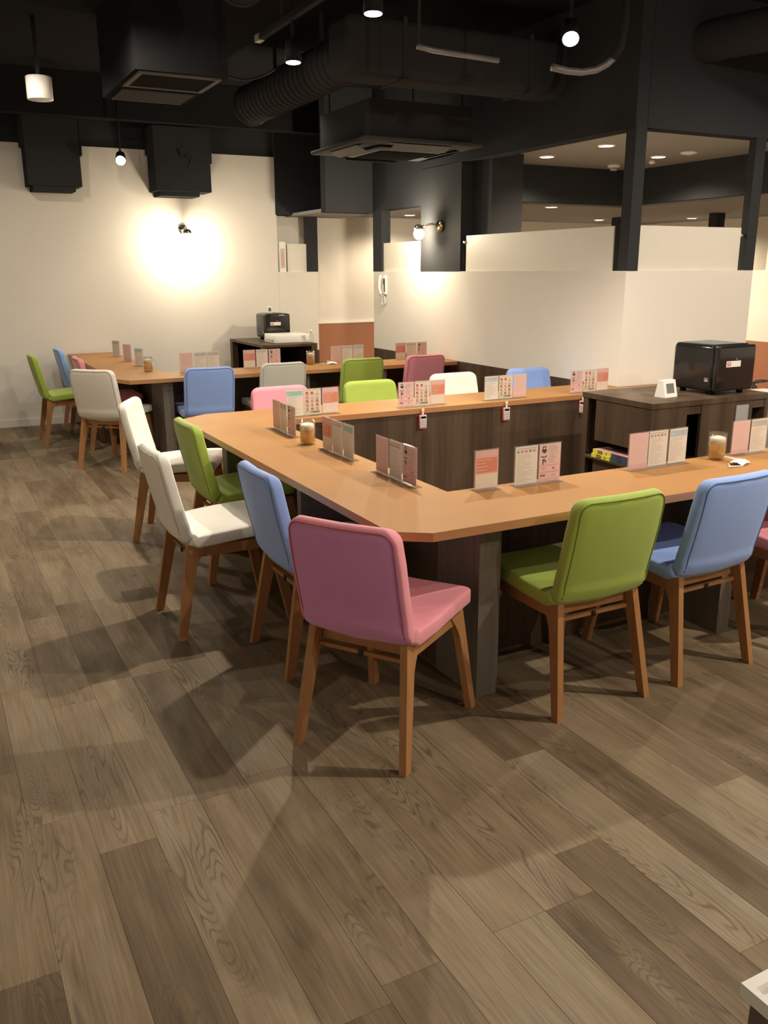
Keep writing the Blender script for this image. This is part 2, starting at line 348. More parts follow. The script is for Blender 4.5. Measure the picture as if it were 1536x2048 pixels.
# bulkheads (dropped black fascias)
sbox('trim_3', (3.61, 9.40, 2.09), (4.15, 9.61, 3.25), 'bulkhead_black')
sbox('trim_4', (3.80, 8.50, 2.07), (XP, 8.62, 3.25), 'bulkhead_black')
sbox('trim_5', (XP-.001, 6.82, 2.09), (XP+.14, 8.62, 3.25), 'bulkhead_black')
sbox('trim_6', (XP-.002, YC, 2.40), (XP+.14, 6.82, 3.25), 'bulkhead_black')
sbox('trim_7', (XP+.1, YC-.003, 2.40), (6.5, YC+.12, 3.25), 'bulkhead_black')
sbox('trim_8', (4.47, 7.10, 2.12), (9.1, 7.16, 2.46), 'bulkhead_black')
sbox('trim_9', (6.50, 2.5, 2.12), (6.56, 7.10, 2.46), 'bulkhead_black')
sbox('ceiling_alcove', (4.45, YC+.1, 2.45), (6.55, 7.12, 2.5), 'ceiling_grey')
sbox('ceiling_low', (4.47, 7.16, 2.10), (9.1, 9.62, 2.13), 'ceiling_grey')
sbox('ceiling_passage', (3.80, 8.62, 2.08), (4.47, 9.62, 2.11), 'ceiling_grey')
sbox('ceiling_side', (6.56, 2.5, 2.10), (9.1, 7.16, 2.13), 'ceiling_grey')
sbox('wall_column', (4.44, 6.5, 0), (4.76, 6.9, 2.45), 'pillar_black')
sbox('wall_column_far', (7.55, 8.35, 0), (7.73, 8.5, 2.1), 'pillar_black')
sbox('wall_column_side', (8.0, 7.3, 0), (8.12, 7.42, 2.1), 'pillar_black')

def panel_screen(label, a, b, clips):
    t = thing('privacy_screen', label, 'screen', ((a[0]+b[0])/2, (a[1]+b[1])/2, a[2]), 0, 'frosted screens on the partitions')
    l = Vector(t.location); q = MB(); q.box(Vector(a)-l, Vector(b)-l); q.obj('panel', 'frosted_panel', t)
    for c in clips:
        q = MB(); c = Vector(c)-l; q.bbox(c-Vector((.014, .014, .012)), c+Vector((.014, .014, .012)), .004, 2); q.obj('clip', 'chrome', t)
panel_screen('cream frosted screen above the wall phone, beside the globe lamp', (XP+.02, 7.50, PT), (XP+.032, 8.34, 1.77), [(XP+.02, 8.36, 1.72)])
panel_screen('long cream frosted screen between globe lamp pillar and corner pillar', (XP+.02, 4.87, PT), (XP+.032, 6.74, 1.79), [(XP+.02, 6.76, 1.735)])
panel_screen('cream frosted screen between the corner pillar and the next black pillar to the right', (4.432, YC+.03, PT), (5.44, YC+.042, 1.79), [(5.45, YC+.03, 1.74)])
panel_screen('cream frosted screen cut off by the right edge of the photo', (6.41, 3.6, PT), (6.422, 5.28, 1.78), [])
panel_screen('small cream frosted screen left of the passage, beside a white placard', (3.74, 9.44, PT), (3.968, 9.452, 1.79), [])
q = MB(); q.box((3.64, 9.43, PT), (3.72, 9.437, 1.81)); q.box((3.655, 9.4285, 1.53), (3.705, 9.43, 1.74), 1); q.box((3.665, 9.4275, 1.55), (3.695, 9.4285, 1.70), 2)
tag(q.obj('placard', ['white_gloss', 'c_cream', 'c_palepink']), 'narrow white placard standing on the low wall left of the passage', 'sign')

# ------------------------------------------------------------------ counters
TH = .70
def counter(name, label, top_poly, panels, fins, loc):
    t = thing(name, label, 'table', loc); l = Vector(loc)
    q = MB(); q.prism([(x-l.x, y-l.y) for x, y in top_poly], TH-.03, TH, 0, 1); o = q.obj('tabletop', ['table_wood', 'table_edge'], t)
    for a, b in panels:
        q = MB(); q.box(Vector((a[0], a[1], 0))-l, Vector((b[0], b[1], TH-.03))-l); q.obj('panel', 'dark_wood', t)
    for a, b in fins:
        q = MB(); q.box(Vector((a[0], a[1], 0))-l, Vector((b[0], b[1], TH-.03))-l); q.obj('leg', 'grey_wood', t)
    return t
top = [(1.245, 2.345), (1.36, 2.265), (4.85, 2.265), (4.85, 2.70), (1.68, 2.70), (1.68, 4.52), (4.75, 4.52), (4.75, 4.69), (4.32, 4.69), (4.32, 4.95), (1.42, 4.95), (1.245, 4.83)]
counter('counter_table', 'near U-shaped orange wood counter with dark panelled inside', top,
        [((1.70, 4.525), (4.32, 4.545)), ((1.655, 2.68), (1.675, 4.545)), ((1.675, 2.68), (4.8, 2.698)), ((4.32, 4.525), (4.75, 4.545))],
        [((1.63, 2.40), (1.72, 2.68)), ((2.85, 2.40), (2.92, 2.68)), ((4.2, 2.40), (4.28, 2.68)), ((1.38, 3.42), (1.655, 3.46)), ((1.38, 4.45), (1.655, 4.53)),
         ((2.31, 4.545), (2.39, 4.8)), ((3.62, 4.545), (3.70, 4.8))], (1.6, 2.6, 0))
top2 = [(1.31, 6.97), (1.38, 6.80), (4.32, 6.80), (4.32, 7.27), (1.76, 7.27), (1.76, 9.38), (1.31, 9.38)]
counter('counter_table', 'far L-shaped orange wood counter against the white back wall', top2,
        [((1.74, 7.25), (4.32, 7.268)), ((1.735, 7.25), (1.755, 9.38))],
        [((1.64, 6.86), (1.72, 7.25)), ((2.82, 6.90), (2.90, 7.25)), ((3.56, 6.90), (3.64, 7.25)), ((1.45, 8.2), (1.735, 8.26))], (1.5, 7.0, 0))

# ------------------------------------------------------------------ chairs
ZT = .79
def shell_path():
    pts = []
    for i in range(15):   # back, from the top down
        f = i/14; z = ZT-.0-(ZT-.475)*f; y = -.285+.065*f**1.3; pts.append((y, z))
    cy, cz, r = -.22+.062, .475-.003, .062
    for i in range(1, 8):
        a = PI+PI/2*i/8; pts.append((cy+r*math.cos(a), cz+r*math.sin(a)))
    y0, z0 = -.158, .410
    for i in range(0, 13):
        f = i/12; pts.append((y0+(.232-y0)*f, z0+.022*math.sin(f*PI*.55)))
    return pts
PATH = shell_path(); NB = 19
def shell_mesh(lo, hi, mats, endtop, endfront, back_mat=False):
    d = [0]
    for i in range(1, len(PATH)): d.append(d[-1]+math.dist(PATH[i], PATH[i-1]))
    tot = d[-1]
    def at(s_):
        for i in range(1, len(PATH)):
            if d[i] >= s_ or i == len(PATH)-1:
                f = (s_-d[i-1])/(d[i]-d[i-1]); return [PATH[i-1][k]+(PATH[i][k]-PATH[i-1][k])*f for k in (0, 1)]
    s0, s1 = d[lo], d[hi]; samples = set()
    if endtop: samples |= {.0, .0015, .005, .010, .017, .026, .038, .050}
    if endfront: samples |= {tot-x for x in (.0, .0015, .005, .010, .017, .026, .038, .050)}
    n = 22
    for i in range(n+1):
        x = s0+(s1-s0)*i/n
        if (not endtop or x > .055) and (not endfront or x < tot-.055): samples.add(x)
    rings = []
    K = 40
    for s_ in sorted(samples):
        y, z = at(min(max(s_, 0), tot)); ya, za = at(max(s_-.006, 0)); yb, zb = at(min(s_+.006, tot))
        tx, tz = yb-ya, zb-za; L_ = math.hypot(tx, tz); ny, nz = -tz/L_, tx/L_     # normal: towards the sitter
        f = s_/tot
        W = .195 if f < .45 else .195+.018*min(1, (f-.45)/.2)
        if f < .15: W -= .008*(1-f/.15)
        T = .026 + (.004 if f > .5 else .004*max(0, (f-.38)/.12))
        r = .05
        e = min(s_ if True else 9, tot-s_)
        if e < r: W -= r-math.sqrt(max(0, r*r-(r-e)**2))
        if e < T: T *= max(.18, math.sqrt(max(0, 1-(1-e/T)**2)))
        ring = []
        for k in range(K):
            a = 2*PI*k/K; c_, s2 = math.cos(a), math.sin(a)
            px = W*math.copysign(abs(c_)**.18, c_); pt = T*math.copysign(abs(s2)**.32, s2)
            bow = .016*(px/.195)**2*(1 if f < .5 else .35)
            ring.append((px, y+ny*(pt+bow), z+nz*(pt+bow)))
        rings.append(ring)
    q = MB(); q.loft(rings, 0, True, True)
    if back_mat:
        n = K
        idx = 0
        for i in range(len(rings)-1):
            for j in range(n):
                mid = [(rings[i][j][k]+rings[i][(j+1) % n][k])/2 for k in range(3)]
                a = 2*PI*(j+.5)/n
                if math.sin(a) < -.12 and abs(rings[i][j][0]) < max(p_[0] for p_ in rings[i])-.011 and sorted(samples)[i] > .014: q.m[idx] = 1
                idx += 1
    me = q.mesh('shell', mats); return me
def piping_mesh(mat):
    d = [0]
    for i in range(1, len(PATH)): d.append(d[-1]+math.dist(PATH[i], PATH[i-1]))
    def at(s_):
        for i in range(1, len(PATH)):
            if d[i] >= s_: f = (s_-d[i-1])/(d[i]-d[i-1]); return [PATH[i-1][k]+(PATH[i][k]-PATH[i-1][k])*f for k in (0, 1)]
    def pos(x, s_):
        y, z = at(s_); ya, za = at(max(s_-.006, 0)); yb, zb = at(s_+.006)
        tx, tz = yb-ya, zb-za; L_ = math.hypot(tx, tz); ny, nz = -tz/L_, tx/L_
        bow = .016*(x/.195)**2
        return (x, y+ny*(-.0245+bow), z+nz*(-.0245+bow))
    pts = []; W = .180; r = .04; s0 = .010
    for i in range(12): pts.append(pos(-W, .36-(.36-s0-r)*i/12))
    for i in range(7): a = PI/2*i/6; pts.append(pos(-W+r-r*math.cos(a), s0+r-r*math.sin(a)))
    for i in range(1, 8): pts.append(pos(-W+r+(2*W-2*r)*i/8, s0))
    for i in range(7): a = PI/2*i/6; pts.append(pos(W-r+r*math.sin(a), s0+r-r*math.cos(a)))
    for i in range(1, 13): pts.append(pos(W, s0+r+(.36-s0-r)*i/12))
    q = MB(); q.tube(pts, .0024, 6); return q.mesh('piping', mat)
def leg_mesh(sx, rear):
    q = MB()
    topx, topy = .166*sx, -.172 if rear else .178
    fx, fy = .198*sx, -.250 if rear else .245
    zt = .405 if rear else .392
    rings = []
    for f in (0, .06, .12, .18, .25, .4, .6, .8, 1):
        x = topx+(fx-topx)*f; y = topy+(fy-topy)*f; z = zt*(1-f)
        h = .0125; dpt = .027-.010*f
        fl = .050*max(0, 1-f/.26)**1.6      # gusset flaring into the side rail
        ya, yb = (y-dpt, y+dpt+fl) if rear else (y-dpt-fl, y+dpt)
        rings.append([(x-h, ya, z), (x+h, ya, z), (x+h, yb, z), (x-h, yb, z)])
    q.loft(rings[::-1], 0, False, True); return q.mesh('leg', 'leg_wood')
LEGS = {(sx, r): leg_mesh(sx, r) for sx in (-1, 1) for r in (True, False)}
q = MB()
for sx in (-1, 1):
    q.box((sx*.152, -.15, .345), (sx*.176, .19, .390))
q.box((-.153, .160, .350), (.153, .182, .390)); q.box((-.153, -.160, .350), (.153, -.138, .392)); q.box((-.153, -.05, .376), (.153, .05, .389))
FRAME = q.mesh('frame', 'leg_wood')
q = MB(); q.box((-.158, -.176, .328), (.158, -.162, .341)); STRETCH = q.mesh('stretcher', 'leg_wood')
q = MB(); q.bbox((-.008, -.184, .324), (.008, -.175, .345), .003, 2); BOLT = q.mesh('bolt', 'metal_dark')
SH = {}
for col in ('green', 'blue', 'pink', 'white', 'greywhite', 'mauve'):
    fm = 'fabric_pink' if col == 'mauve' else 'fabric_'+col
    mats = [fm, 'fabric_mauve'] if col == 'mauve' else [fm]  # outer back face: pink fabric tinted mauve, bluish light put into the colour
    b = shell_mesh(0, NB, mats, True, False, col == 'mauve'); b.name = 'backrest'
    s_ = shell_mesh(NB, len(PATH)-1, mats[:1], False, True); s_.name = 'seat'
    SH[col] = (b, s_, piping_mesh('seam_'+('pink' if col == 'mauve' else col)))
def chair(col, x, y, deg, label, group='upholstered chairs around the counters'):
    t = thing('dining_chair', label, 'chair', (x, y, 0), math.radians(deg-90), group)
    b, s_, p = SH[col]
    bo = link('backrest', b, t); link('piping', p, bo); link('seat', s_, t)
    if col == 'mauve': bo['label'] = 'pink backrest, outer face tinted for bluish light'
    for k, me in LEGS.items(): link('leg', me, t)
    link('frame', FRAME, t); st = link('stretcher', STRETCH, t); link('bolt', BOLT, st)
chair('mauve', 1.26, 2.385, 33, 'pink chair, back tinted for bluish light, closest to the camera at the near counter corner')
chair('green', 1.98, 2.375, 90, 'green chair seen from behind, just right of the closest pink chair')
chair('blue', 2.535, 2.385, 92, 'light blue chair seen from behind at the right edge of the photo')
chair('pink', 3.145, 2.37, 90, 'pink chair at the right edge of the photo, only its seat showing')
chair('blue', 1.335, 3.055, 0, 'light blue chair left of the near counter, behind the closest pink chair')
chair('white', 1.075, 3.615, 0, 'pulled-out white chair left of the near counter, seat fully visible')
chair('green', 1.385, 4.22, 0, 'green chair pushed under the left side of the near counter')
chair('white', 1.27, 4.99, -25, 'white chair at the near counter\'s far left corner, behind the pulled-out one')
chair('white', 1.31, 7.10, 46, 'white chair turned diagonally at the corner of the far counter')
chair('green', 1.14, 8.40, 0, 'green chair furthest left, at the end of the far counter')
chair('blue', 1.44, 8.97, 0, 'blue chair by the back wall, behind the furthest left green chair')
chair('pink', 1.46, 7.98, 0, 'pink chair mostly hidden behind the diagonal white chair')
chair('blue', 1.97, 6.88, 85, 'blue chair with its back to the camera at the far counter')
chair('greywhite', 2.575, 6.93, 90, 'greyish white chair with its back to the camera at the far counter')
chair('green', 3.29, 6.93, 90, 'olive green chair at the far counter, behind the bright green chair')
chair('pink', 3.90, 6.93, 90, 'dusty pink chair rightmost at the far counter, beside the partition')
chair('pink', 2.00, 4.99, 270, 'pink chair on the near counter\'s far side, only its backrest top showing')
chair('green', 2.64, 4.98, 270, 'bright green chair on the near counter\'s far side, second from the left')
chair('white', 3.36, 5.08, 270, 'cream white chair on the near counter\'s far side, third from the left')
chair('blue', 4.03, 5.09, 270, 'blue chair on the far side of the near counter, next to the partition')

# ------------------------------------------------------------------ card stands
CW, CHh = .104, .146
MSET = ['c_white', 'c_palepink', 'c_pink', 'c_salmon', 'c_rose', 'c_teal', 'c_blue', 'c_black', 'c_text', 'c_red', 'c_green', 'c_brown', 'c_grey', 'c_cream']
MI = {n: i for i, n in enumerate(MSET)}
def card_mesh(kind):
    q = MB(); rr = random.Random(hash(kind) % 1 + ord(kind[0])*31)
    base = {'A': 'c_palepink', 'B': 'c_white', 'C': 'c_palepink', 'D': 'c_cream', 'E': 'c_pink', 'F': 'c_white', 'G': 'c_white', 'H': 'c_white'}[kind]
    q.box((-CW/2, -.0006, .006), (CW/2, .0006, .006+CHh), MI[base])
    def r(x0, z0, x1, z1, c, lvl=1):   # rectangle in card fractions (z up), printed on both faces
        X0, X1 = -CW/2+x0*CW, -CW/2+x1*CW; Z0, Z1 = .006+z0*CHh, .006+z1*CHh; y = .0006+.00018*lvl
        q.add([(X0, -y, Z0), (X1, -y, Z0), (X1, -y, Z1), (X0, -y, Z1)], [(0, 1, 2, 3)], MI[c])
        q.add([(-X0, y, Z0), (-X1, y, Z0), (-X1, y, Z1), (-X0, y, Z1)], [(0, 1, 2, 3)], MI[c])
    def lines(x0, x1, z1, z0, n, c='c_text', th=.010):
        for i in range(n):
            z = z1-(z1-z0)*i/max(1, n-1); xe = x0+(x1-x0)*(.45+.55*rr.random()); x = x0
            while x < xe-.03:
                wd = .03+.09*rr.random(); r(x, z, min(x+wd, xe), z+th, c, 2); x += wd+.02
    def poly(pts, c, lvl=2):
        y = .0006+.00018*lvl
        P = [(-CW/2+a*CW, -y, .006+b*CHh) for a, b in pts]; n = len(P)
        q.add(P, [tuple(range(n))], MI[c]); q.add([(-x, y, z) for x, _, z in P], [tuple(range(n))], MI[c])
    if kind == 'A':
        r(.03, .02, .97, .12, 'c_pink'); lines(.1, .9, .9, .3, 9, 'c_pink', .008)
    elif kind == 'B':
        r(.05, .93, .95, .965, 'c_grey'); 
        for i, c in enumerate(('c_teal', 'c_pink', 'c_pink', 'c_text', 'c_pink')): r(.06+i*.18, .83+.01*(i % 2), .20+i*.18, .91, c, 1); r(.09+i*.18, .85, .13+i*.18, .89, 'c_brown', 2)
        lines(.07, .8, .78, .06, 17)
    elif kind == 'C':
        # black ornament column
        r(.14, .84, .30, .95, 'c_black', 2); r(.18, .87, .26, .92, 'c_cream', 3); r(.11, .80, .34, .85, 'c_black', 2); r(.17, .76, .29, .80, 'c_black', 2)
        poly([(.06, .70), (.10, .66), (.22, .635), (.34, .66), (.36, .71), (.32, .685), (.22, .665), (.11, .685)], 'c_black')
        poly([(.14, .60), (.24, .60), (.33, .54), (.30, .48), (.27, .53), (.21, .57), (.20, .45), (.16, .45)], 'c_black')
        lines(.44, .92, .93, .74, 7, 'c_text', .012); lines(.46, .9, .68, .50, 5, 'c_text', .02)
        r(.03, .40, .93, .44, 'c_rose'); r(.03, .22, .93, .26, 'c_rose'); r(.03, .02, .97, .08, 'c_pink')
        r(.12, .32, .30, .37, 'c_text', 2); r(.62, .31, .74, .35, 'c_brown', 2); r(.07, .13, .30, .18, 'c_brown', 2); r(.6, .13, .8, .17, 'c_text', 2)
    elif kind == 'D':
        r(.03, .95, .97, .97, 'c_text')
        for j in range(5):
            for i in range(3):
                x, z = .08+i*.30, .80-j*.155
                r(x, z, x+.17, z+.09, ['c_brown', 'c_pink', 'c_red', 'c_text'][rr.randrange(4)], 1); r(x+.04, z+.02, x+.12, z+.07, ['c_brown', 'c_cream', 'c_salmon'][rr.randrange(3)], 2); r(x, z-.03, x+.24, z-.015, 'c_brown', 1)
        r(.05, .05, .93, .13, 'c_green', 1); r(.1, .07, .35, .11, 'c_cream', 2); r(.5, .07, .85, .11, 'c_brown', 2)
    elif kind == 'E':
        r(.02, .02, .98, .38, 'c_cream'); r(.06, .42, .96, .80, 'c_salmon')
        for k in range(9):
            x = .10+k*.088; r(x, .86, x+.022, .95, 'c_cream', 2); r(x, [.86, .93, .895][k % 3], x+.06, [.872, .945, .907][k % 3], 'c_cream', 2)
        lines(.10, .88, .74, .48, 4, 'c_cream', .016)
    elif kind in 'FGH':
        c = {'F': 'c_teal', 'G': 'c_blue', 'H': 'c_grey'}[kind]; r(.03, .78, .97, .96, c); lines(.60, .92, .92, .87, 2, 'c_text', .02)
        poly([(.08, .86), (.12, .90), (.14, .84), (.10, .82)], 'c_white'); lines(.07, .9, .72, .08, 15)
    return q.mesh('card', MSET)
CARDS = {k: card_mesh(k) for k in 'ABCDEFGH'}
q = MB(); hw = CW/2+.004
q.box((-hw, .0012, .002), (hw, .0036, CHh+.0095))
q.box((-hw, -.028, 0), (hw, .028, .002))
STAND = q.mesh('holder', 'acrylic')
DESC = {'A': 'plain pink card', 'B': 'white list card', 'C': 'black-figured pink card', 'D': 'food picture grid card', 'E': 'salmon card', 'F': 'teal headed card', 'G': 'blue headed card', 'H': 'grey headed card'}
def signs(x0, y0, x1, y1, kinds, where, z=TH, jit=2, group=None):
    n = len(kinds); ang = math.atan2(y1-y0, x1-x0)
    for i, k in enumerate(kinds):
        f = (i+.5)/n; x, y = x0+(x1-x0)*f, y0+(y1-y0)*f
        d = DESC[k]; nm = d+' in clear stand, '+where
        if kinds.count(k) > 1: nm = ('left ' if kinds.index(k) == i else 'right ')+d+' in clear stand, '+where
        off = random.uniform(-.003, .003)
        t = thing('card_stand', nm, 'sign', (x-math.sin(ang)*off, y+math.cos(ang)*off, z), ang+math.radians(random.uniform(-jit, jit)), group or 'acrylic card stands on the counters')
        link('holder', STAND, t); link('card', CARDS[k], t)
def three(cx, cy, ang, kinds, where, jit=1.5):
    n = len(kinds); h = .1135*n/2; c, s_ = math.cos(math.radians(ang)), math.sin(math.radians(ang))
    signs(cx-c*h, cy-s_*h, cx+c*h, cy+s_*h, kinds, where, jit=jit)
# on the left run the cards read from the left (their +x runs towards the camera)
three(1.605, 2.97, -90, 'ABC', 'nearest the inner corner, left run')
three(1.61, 3.52, -90, 'EBF', 'left run, between beer glass and corner')
three(1.60, 4.16, -92, 'AHC', 'left run, just behind the beer glass')
three(1.95, 4.60, 3, 'FDE', 'leftmost group on the near counter\'s far run')
three(2.67, 4.60, 2, 'CDE', 'in front of the bright green chair')
three(3.29, 4.60, 3, 'GDA', 'just right of the cream chair')
three(3.98, 4.60, 2, 'CDE', 'at the partition corner')
three(1.825, 2.655, 0, 'E', 'standing alone on the near run')
three(2.055, 2.645, 0, 'BC', 'right of the lone salmon card')
three(2.68, 2.645, 2, 'ABG', 'near run, left of beer glass')
three(3.235, 2.655, 0, 'AH', 'near run, right of beer glass')
three(3.50, 2.65, 0, 'C', 'cut off by the right edge')
three(1.93, 7.20, 0, 'A', 'far counter, left of blue chair')
three(2.11, 7.22, 4, 'HH', 'far counter, behind blue chair')
three(2.59, 7.20, 0, 'EBC', 'in front of the far dark cabinet')
three(3.40, 7.20, 2, 'ABG', 'in front of the passage')
three(4.06, 7.20, 0, 'EBC', 'above the dusty pink chair')
three(1.69, 8.85, -62, 'H', 'furthest back on the far counter')
three(1.69, 8.35, -62, 'A', 'middle of far counter\'s left run')
three(1.69, 7.86, -62, 'G', 'just behind the beer mug')

# ------------------------------------------------------------------ beer glasses
def beer(x, y, z, label, handle=None, s=1.0):
    t = thing('beer_glass', label, 'glass', (x, y, z), handle or 0, 'glasses of beer on the counters')
    q = MB(); R = .037*s; h = .118*s
    q.lathe([(R*.93, 0), (R, .004), (R, h), (R-.0025, h), (R-.0025, .010), (R*.1, .010)], 32, cap=True); q.obj('tumbler', 'glass', t)
    q = MB(); q.lathe([(R-.004, .012), (R-.0035, .014), (R-.0035, .070*s)], 28); q.obj('beer', 'beer', t)
    q = MB(); q.lathe([(R-.0035, .070*s), (R-.0032, .092*s), (R-.006, .098*s), (R*.6, .099*s), (R*.4, .103*s), (R*.15, .104*s)], 28); q.obj('foam', 'foam', t)
    if handle is not None:
        q = MB(); q.tube([(R+.022*math.sin(a)*1.3, 0, .06*s-.035*s*math.cos(a)) for a in [PI*i/10 for i in range(11)]], .005, 8); q.obj('handle', 'glass', t)
beer(1.585, 3.815, TH, 'beer glass on the left run of the near counter between two card stands')
beer(3.01, 2.63, TH, 'beer glass on the near run, beside a white face mask')
beer(1.66, 7.40, TH, 'beer mug with a handle on the far counter', math.radians(-20))
beer(3.05, 7.22, TH, 'beer glass in front of the dark cabinet, behind the greyish white chair')

# ------------------------------------------------------------------ calculators hanging at the inner edge
def calc(x, rz, label, zt=.665):
    y = 4.515
    t = thing('calculator', label, 'calculator', (x, y-.014-.012*abs(math.sin(rz)), zt-.085), rz, 'pink calculators hanging from the counter edge')
    q = MB(); q.bbox((-.026, -.006, 0), (.026, .006, .085), .005, 2); q.obj('body', 'calc_pink', t)
    q = MB(); q.box((-.020, -.0072, .006), (.022, -.006, .080)); f = q.obj('face', 'white_plastic', t)
    q = MB(); q.box((-.017, -.0079, .062), (.019, -.0072, .076)); q.obj('display', 'black_gloss', t)
    for j in range(4):
        for i in range(4):
            q = MB() if (i, j) == (0, 0) else q
            q.box((-.017+i*.0095, -.0085, .009+j*.0125), (-.0105+i*.0095, -.0072, .017+j*.0125))
    q.obj('keys', 'grey_plastic', t)['kind'] = 'stuff'
    q = MB(); q.box((-.006, -.002, .083), (.006, .0, .115)); q.box((-.008, -.004, .108), (.008, .002, .122)); q.obj('clip', 'white_gloss', t)
calc(2.62, 0, 'pink calculator hanging below the second group of cards on the far run')
calc(3.23, 0, 'pink calculator hanging in front of the cream chair')
calc(3.84, math.radians(-62), 'pink calculator hanging edge-on beside the dark cabinet')
calc(1.99, math.radians(-50), 'pink calculator half hidden behind the salmon card on the left run')

# ------------------------------------------------------------------ near cabinet with appliance, clock, books
t = thing('side_cabinet', 'dark wood cabinet inside the near counter, carrying a black appliance', 'cabinet', (3.9, 3.75, 0)); l = Vector((3.9, 3.75, 0))
def cb(nm, a, b, m='dark_wood', p=None):
    q = MB(); q.box(Vector(a)-l, Vector(b)-l); return q.obj(nm, m, p or t)
cb('top', (3.455, 3.475, .77), (4.38, 4.05, .80)); cb('side_panel', (3.46, 3.48, .53), (3.485, 3.93, .77)); cb('side_panel', (3.46, 3.48, 0), (3.485, 3.93, .42)); cb('shelf', (3.44, 3.50, .42), (3.70, 4.0, .432)); cb('side_panel', (4.345, 3.48, 0), (4.375, 4.04, .77))
cb('back_panel', (3.485, 4.02, 0), (4.345, 4.045, .77)); cb('front_panel', (3.485, 3.48, 0), (3.72, 3.50, .77)); cb('front_panel', (3.83, 3.48, 0), (4.24, 3.50, .77))
cb('rail', (3.72, 3.485, .72), (4.345, 3.505, .77)); cb('side_panel', (3.46, 4.00, 0), (3.485, 4.045, .77)); cb('divider', (3.69, 3.50, 0), (3.715, 4.02, .77))
cb('shelf', (3.72, 3.51, .35), (4.34, 4.02, .37))
q = MB(); q.box((4.10, 3.472, .55), (4.20, 3.479, .745)); tag(q.obj('notice', 'grey_plastic'), 'plain grey notice sheet on the front of the near cabinet', 'sign')
def appliance(x0, y0, x1, y1, z, h, label, sx=1):
    t = thing('towel_warmer', label, 'appliance', ((x0+x1)/2, (y0+y1)/2, z), 0, 'black countertop appliances'); W, D = (x1-x0)/2, (y1-y0)/2
    q = MB(); q.bbox((-W, -D+.03, .018), (W, D, h), .028, 5); q.obj('body', 'black_gloss', t)
    q = MB(); q.bbox((-W+.002, -D, .022), (W-.002, -D+.034, h-.004), .016, 5); d = q.obj('door', 'black_gloss', t)
    q = MB(); q.box((-.085, -D-.0015, h*.56), (.085*.35, -D, h*.56+.034)); q.box((-.078, -D-.002, h*.56+.006), (-.05, -D-.0015, h*.56+.028), 1); q.box((-.07, -D-.0026, h*.56+.012), (-.058, -D-.002, h*.56+.024), 2); q.obj('label_plate', ['white_plastic', 'c_red', 'c_white'], d)
    q = MB(); q.bbox((-.02, -D-.006, h*.56+.042), (.0, -D, h*.56+.048), .002, 2); q.obj('door_catch', 'chrome', d)
    q = MB(); q.box((-W-.0012, -D+.055, h*.26), (-W, -D+.085, h*.26+.024)); q.box((-W-.0018, -D+.06, h*.26+.006), (-W-.0012, -D+.08, h*.26+.010), 1); q.obj('emblem', ['frame_grey', 'white_plastic'], t)
    q = MB(); q.box((-W+.05, -D+.06, h), (W-.05, D-.03, h+.0016)); q.obj('top_mat', 'frame_grey', t)
    for sx_ in (-1, 1):
        for sy in (-1, 1):
            q = MB(); q.lathe([(.018, 0), (.020, .022)], 14, o=(sx_*(W-.045), sy*(D-.06), 0)); q.obj('foot', 'black_matte', t)
appliance(3.975, 3.53, 4.29, 3.87, .80, .285, 'glossy black countertop appliance with white label on the near cabinet')
t = thing('desk_clock', 'white wedge clock with a grey screen, left of the near black appliance', 'clock', (3.73, 3.655, .80), math.radians(8)); 
q = MB(); q.add([(-.055, -.035, 0), (.055, -.035, 0), (.055, .04, 0), (-.055, .04, 0), (-.055, -.012, .095), (.055, -.012, .095), (.055, .02, .095), (-.055, .02, .095)], [(0, 3, 2, 1), (4, 5, 6, 7), (0, 1, 5, 4), (1, 2, 6, 5), (2, 3, 7, 6), (3, 0, 4, 7)]); q.obj('body', 'white_gloss', t)
q = MB(); nx = lambda x, f, e=.0012: (x, -.035+.023*f-e, .095*f+.0003)
q.add([nx(-.033, .24), nx(.033, .24), nx(.033, .80), nx(-.033, .80)], [(0, 1, 2, 3)]); q.add([nx(-.033, .24, -.001), nx(.033, .24, -.001), nx(.033, .80, -.001), nx(-.033, .80, -.001)], [(3, 2, 1, 0)]); q.obj('screen', 'screen_grey', t)
def book(x, y, z, rz, w_, d_, h_, spine, cover, label):
    t = thing('book', label, 'book', (x, y, z), rz, 'comic books stacked on the low shelf')
    q = MB(); q.box((-w_/2+.001, -d_/2+.001, .001), (w_/2-.002, d_/2-.002, h_-.001)); q.obj('pages', 'c_cream', t)
    q = MB(); q.box((-w_/2, -d_/2, 0), (w_/2, d_/2, .001)); q.box((-w_/2, -d_/2, h_-.001), (w_/2, d_/2, h_)); q.box((-w_/2, -d_/2-.001, 0), (w_/2, -d_/2, h_), 1)
    q.box((-.035, -d_/2-.0016, .003), (.005, -d_/2-.001, h_-.003), 2); q.box((.035, -d_/2-.0016, .005), (.042, -d_/2-.001, h_-.005), 2); q.box((-.03, -d_/2-.002, h_*.45), (-.002, -d_/2-.0016, h_*.6), 1)
    q.obj('cover', [cover, spine, 'c_black'], t)
RB = math.radians(-90)
book(3.495, 3.845, .432, RB, .155, .11, .024, 'c_yellow', 'c_pink', 'lower comic book with a yellow spine in the near cabinet')
book(3.500, 3.840, .456, RB, .155, .11, .024, 'c_yellow', 'c_pink', 'upper comic book with a yellow spine in the near cabinet')
book(3.50, 3.68, .432, RB, .15, .11, .024, 'c_navy', 'c_teal', 'lower comic book with a dark teal spine beside the yellow ones')
book(3.50, 3.68, .456, RB, .15, .11, .024, 'c_navy', 'c_rose', 'upper comic book with a dark teal spine beside the yellow ones')
